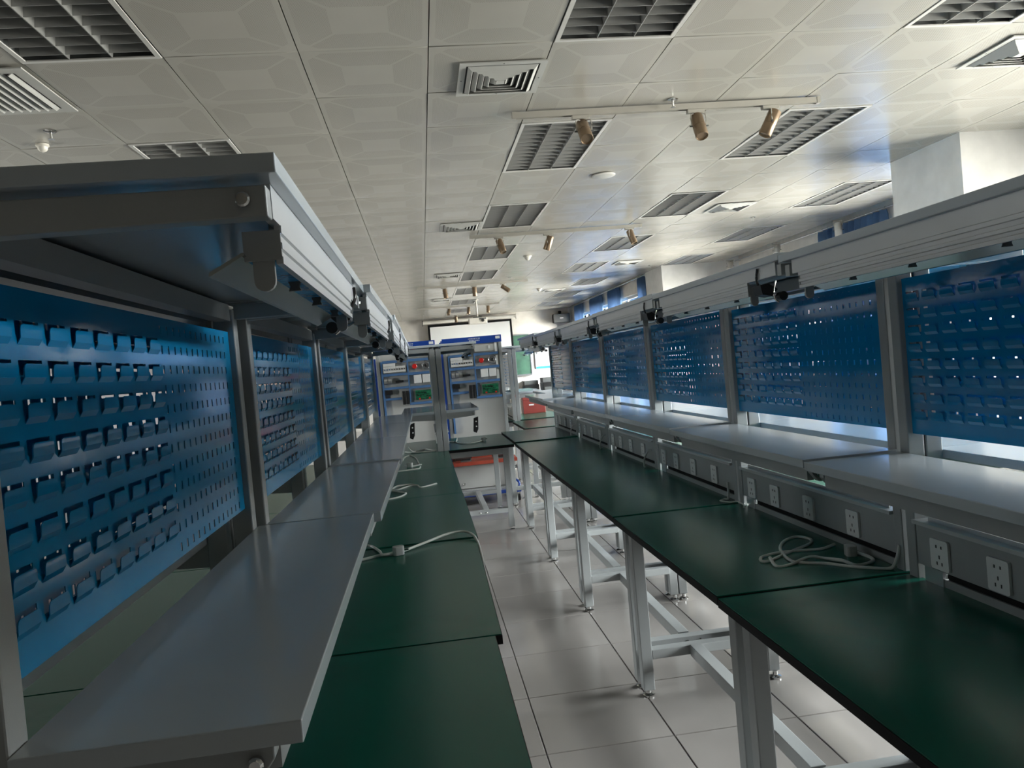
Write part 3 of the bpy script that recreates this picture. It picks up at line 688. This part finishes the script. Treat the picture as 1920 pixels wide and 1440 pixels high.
        MB().cyl((x + .185, -.09, .545), (x + .225, -.09, .545), .012, 10).build('motor_shaft', 'chrome', m_)
    MB().box(.0, W, -.10, .13, .165, .435).build('cabinet', 'tgrey', r)
    MB().lathe((.10, -.10, .215), (.10, -1.1, .215), [(0, .014), (.012, .014), (.016, .008)], 12).build('lock', 'chrome', r)
    b = MB(); b.box(-.03, W + .045, -.29, -.25, .10, .135).box(-.03, W + .045, .10, .14, .10, .135).box(-.03, .01, -.25, .10, .10, .135).box(W + .005, W + .045, -.25, .10, .10, .135); b.build('base_frame', 'tblue', r)
    MB().box(-.03, W + .045, -.25, .10, .135, .16).build('base_plate', 'alu', r)
    MB().tube([(W + .02, -.27, .135), (W + .03, -.27, .20), (W - .02, -.15, .24), (W - .08, -.10, .25)], .012, 8).build('handle_bar', 'tblue', r)
    for x in (0, W + .02):
        for y in (-.26, .11):
            c = MB(); c.cyl((x - .012, y, .038), (x + .012, y, .038), .038, 16); c.build('castor_wheel', 'blackp', r); MB().box(x - .017, x + .017, y - .012, y + .012, .062, .10).build('castor_fork', 'chrome', r)
    return r
tr = make_trainer()
for k, (x, y, lb) in enumerate(((.253, 8.62, 'grey electrical trainer panel with royal blue header, right of the two facing us'), (-.500, 8.62, 'grey electrical trainer panel with royal blue header, left of the two facing us'), (.250, 9.10, 'electrical trainer hidden behind the right one, blue header edge peeking out'), (.246, 9.58, 'rearmost electrical trainer in the stack behind the right one'))):
    o = tr if k == 0 else copy_tree(tr); o.location = (x, y, 0); tag(o, lb, 'trainer', 'electrical trainers')

# ------------------------------------------------------------------ back wall things
r = thing('projection_screen', (1.48, YB - .17, 0), label='white pull-down projection screen with black border on the back wall', cat='screen')
MB().box(-1.21, 1.21, 0, .006, .95, 2.84).build('screen_border', 'black', r)
MB().box(-1.15, 1.15, -.004, 0, 1.0, 2.775).build('screen_surface', 'screen', r)
MB().lathe((-1.36, .0, 2.915), (1, 0, 2.915), [(0, .05), (2.70, .05)], 14).build('roller_housing', 'cream', r, smooth=True)
for x in (-1.36, 1.34): MB().box(x, x + .02, -.055, .055, 2.82, 2.98).build('end_bracket', 'greyd' if x < 0 else 'cream', r)
MB().box(-1.17, 1.17, -.012, .012, .92, .95).build('weight_bar', 'blackp', r)
r = thing('chalkboard', (1.6, YB - .03, 0), label='green chalkboard on the back wall right of the projection screen', cat='chalkboard')
MB().box(-1.6, 1.56, -.012, .02, 1.20, 2.34).build('writing_surface', 'board', r)
b = MB(); b.box(-1.63, 1.59, -.022, .02, 1.16, 1.20).box(-1.63, 1.59, -.022, .02, 2.34, 2.37).box(-1.63, -1.6, -.022, .02, 1.2, 2.34).box(1.56, 1.59, -.022, .02, 1.2, 2.34); b.build('frame', 'alu', r)
MB().box(-1.6, 1.56, -.08, -.022, 1.16, 1.175).build('chalk_tray', 'alu', r)
r = thing('wall_notice_board', (3.8, YB - .02, 0), label='white notice board with blue band on the back wall right of the chalkboard', cat='notice board')
MB().box(-.50, .62, -.004, .0, 1.32, 2.36).build('sheet', 'poster', r)
MB().box(-.48, .60, -.006, -.004, 1.32, 1.385).build('blue_band', 'band', r); MB().box(-.48, .60, -.006, -.004, 2.31, 2.36).build('blue_band', 'band', r)
b = MB()
for k in range(2): b.box(-.5 + 1.1 * k, -.485 + 1.1 * k, -.012, -.0, 1.32, 2.36)
b.build('frame_strip', 'alu', r)
r = thing('wall_speaker', (4.15, YB - .02, 2.6), label='black loudspeaker mounted high on the back wall', cat='speaker')
MB().box(-.245, .245, -.24, -.04, .0, .26).build('cabinet', 'blackp', r, bevel=.01); MB().box(-.23, .23, -.246, -.24, .015, .245).build('grille', 'greyd', r)
MB().box(-.05, .05, -.250, -.246, .12, .145).build('badge', 'white', r); MB().box(-.03, .03, -.04, .02, .1, .18).build('wall_bracket', 'greyd', r)
MB().lathe((-.02, -.10, .262), (-.02, -.10, 1), [(0, .03), (.03, .045), (.07, .05), (.09, .03)], 14).build('mount_head', 'blackp', r, smooth=True)
tag(MB().box(4.40, 4.44, YB - .04, YB, 0, CZ).build('trim_1', 'wallw'), kind='structure')
r = thing('projector', (1.33, 17.0, 2.48), label='white ceiling projector on a pole before the screen', cat='projector')
MB().box(-.20, .20, -.15, .15, .0, .13).build('body', 'cream', r, bevel=.01); MB().cyl((0, 0, .13), (0, 0, CZ - 2.48 - .01), .02, 10).build('pole', 'cream', r)
MB().box(-.09, .09, -.07, .07, .13, .16).build('mount_plate', 'greyd', r); MB().lathe((.1, -.15, .065), (.1, -1, .065), [(0, .035), (.015, .035), (.018, .02)], 14).build('lens', 'lens', r)
MB().box(.02, .18, -.152, -.15, .09, .12).build('vent_slot', 'greyd', r); MB().lathe((0, 0, CZ - 2.48 - .02), (0, 0, 10), [(0, .06), (.01, .06)], 14).build('ceiling_flange', 'cream', r)

# curtains on the window walls
def curtain(x, y0, y1, zt, zb, lb, folds):
    b = MB(); n_ = folds * 8; L1 = []; L2 = []
    for k in range(n_ + 1):
        t = k / n_; y = y0 + (y1 - y0) * t; a = .045 * math.sin(2 * math.pi * folds * t) + .012 * math.sin(7 * t * folds + 1)
        L1.append((x - .09 + a, y)); L2.append((x - .09 + a + .004, y))
    rows = [zt, zt - .06, (zt + zb) / 2, zb]; rs = []
    for q, z in enumerate(rows):
        s_ = (.55, .85, 1, 1.1)[q]; rs.append([(x - .09 + (a - x + .09) * s_, y, z) for a, y in L1] + [(x - .09 + (a - x + .09) * s_, y, z) for a, y in reversed(L2)])
    b.rings(rs)
    r = thing('curtain', (0, 0, 0), label=lb, cat='curtain', group='blue window curtains'); c = Vector((x - .09, (y0 + y1) / 2, zb))
    r.location = c; b.v = [tuple(Vector(p) - c) for p in b.v]; b.build('cloth', 'curtain', r, smooth=True)
    m_ = MB()
    for k in range(folds + 1):
        y = y0 + (y1 - y0) * k / folds; m_.cyl((0, y - c.y - .004, zt - zb + .02), (0, y - c.y + .004, zt - zb + .02), .016, 10)
    m_.build('rings', 'chrome', r)
curtain(XR2, 14.38, 14.78, 2.985, .55, 'blue curtain beside the far pillar', 5)
curtain(XR2, 16.28, 17.20, 2.985, .55, 'blue curtain second from the far pillar', 7)
curtain(XR2, 17.95, 19.10, 2.985, .55, 'blue curtain third from the far pillar', 8)
curtain(XR2, 20.15, 21.05, 2.985, .55, 'blue curtain nearest the back wall', 7)
curtain(XR, 8.7, 10.3, 2.985, .55, 'blue curtain drawn across the middle of the window bay', 12)
for x, a, c, lb in ((XR2, 14.3, 21.9, 'curtain rod along the far window wall'), (XR, 6.6, 13.2, 'curtain rod across the window bay')):
    r = thing('curtain_rod', (x - .09, (a + c) / 2, 3.005), label=lb, cat='curtain rod'); h = (c - a) / 2
    MB().cyl((0, -h, 0), (0, h, 0), .010, 8).build('rod', 'alu', r)
    for s in (-h + .05, 0, h - .05): MB().box(0, .09, s - .01, s + .01, -.006, .006).build('rod_bracket', 'alu', r)

# ------------------------------------------------------------------ desk with printers, toolbox
r = thing('desk', (2.75, 16.9, 0), label='long pale desk with printers before the back wall', cat='desk')
MB().box(-1.0, 1.2, -.4, .4, .755, .785).build('desk_top', 'cream', r)
for x in (-.96, 1.12):
    for y in (-.36, .32): MB().box(x, x + .04, y, y + .04, 0, .755).build('leg', 'grey', r)
MB().box(-.92, 1.12, .33, .35, .35, .755).build('modesty_panel', 'cream', r)
def printer(x, y, w, d, h, lb):
    r = thing('printer', (x, y, .785), label=lb, cat='printer', group='black printers on the desk')
    MB().box(-w/2, w/2, -d/2, d/2, 0, h * .72).build('body', 'blackp', r, bevel=.01)
    MB().box(-w/2 + .01, w/2 - .01, -d/2 + .05, d/2, h * .72, h).build('scanner_lid', 'greyd', r, bevel=.008)
    MB().box(-w/2 + .05, w/2 - .05, -d/2 - .10, -d/2, .05, .065).build('paper_tray', 'greyd', r)
    MB().box(-w/2 + .04, w/2 - .04, -d/2 - .004, -d/2, .09, h * .45).build('paper_mouth', 'greyd', r)
    MB().box(.02, .10, -d/2 - .008, -d/2 - .002, h * .30, h * .44).build('display', 'white', r)
printer(2.86, 16.85, .50, .42, .37, 'large black printer at the right of the desk'); printer(2.38, 16.95, .34, .38, .33, 'smaller black printer left of the large one')
r = thing('computer_monitor', (1.98, 17.05, .785), label='white backed monitor at the left end of the desk', cat='monitor')
MB().box(-.24, .24, -.02, .02, .10, .42).build('panel', 'white', r, bevel=.006); MB().box(-.03, .03, .0, .03, .01, .12).build('neck', 'white', r); MB().box(-.11, .11, -.08, .09, 0, .012).build('base', 'white', r)
r = thing('hand_tool', (2.05, 16.62, .785), label='orange tube with lime green cap lying on the desk', cat='tool')
MB().lathe((-.14, 0, .035), (1, 0, .035), [(0, .02), (.01, .03), (.17, .03), (.172, .02)], 14).build('tube', 'orange', r, smooth=True); MB().lathe((.03, 0, .045), (1, 0, .045), [(0, .03), (.01, .045), (.09, .045), (.10, .03)], 14).build('cap', 'yellow', r, smooth=True)
tag(MB().box(-.16, .16, -.11, .11, 0, .012).box(-.13, .15, -.10, .10, .012, .022).build('paper_stack', 'bluep'), 'light blue papers lying at the front of the desk', 'paper').location = (2.35, 16.63, .785)
r = thing('toolbox', (1.55, 10.86, HB), label='red brown toolbox with white label on the bench past the right-hand row', cat='toolbox')
MB().box(-.17, .15, -.09, .09, 0, .19).build('body', 'redbox', r, bevel=.006)
b = MB(); b.prism([(-.17, .19), (.03, .19), (.0, .27), (-.17, .27)], 'y', -.09, .09); b.build('lid', 'redbox', r, bevel=.006)
MB().box(-.085, -.015, -.092, -.09, .115, .135).build('label_strip', 'white', r); MB().tube([(-.12, 0, .27), (-.12, 0, .295), (-.05, 0, .295), (-.05, 0, .27)], .007, 6).build('handle', 'blackp', r)
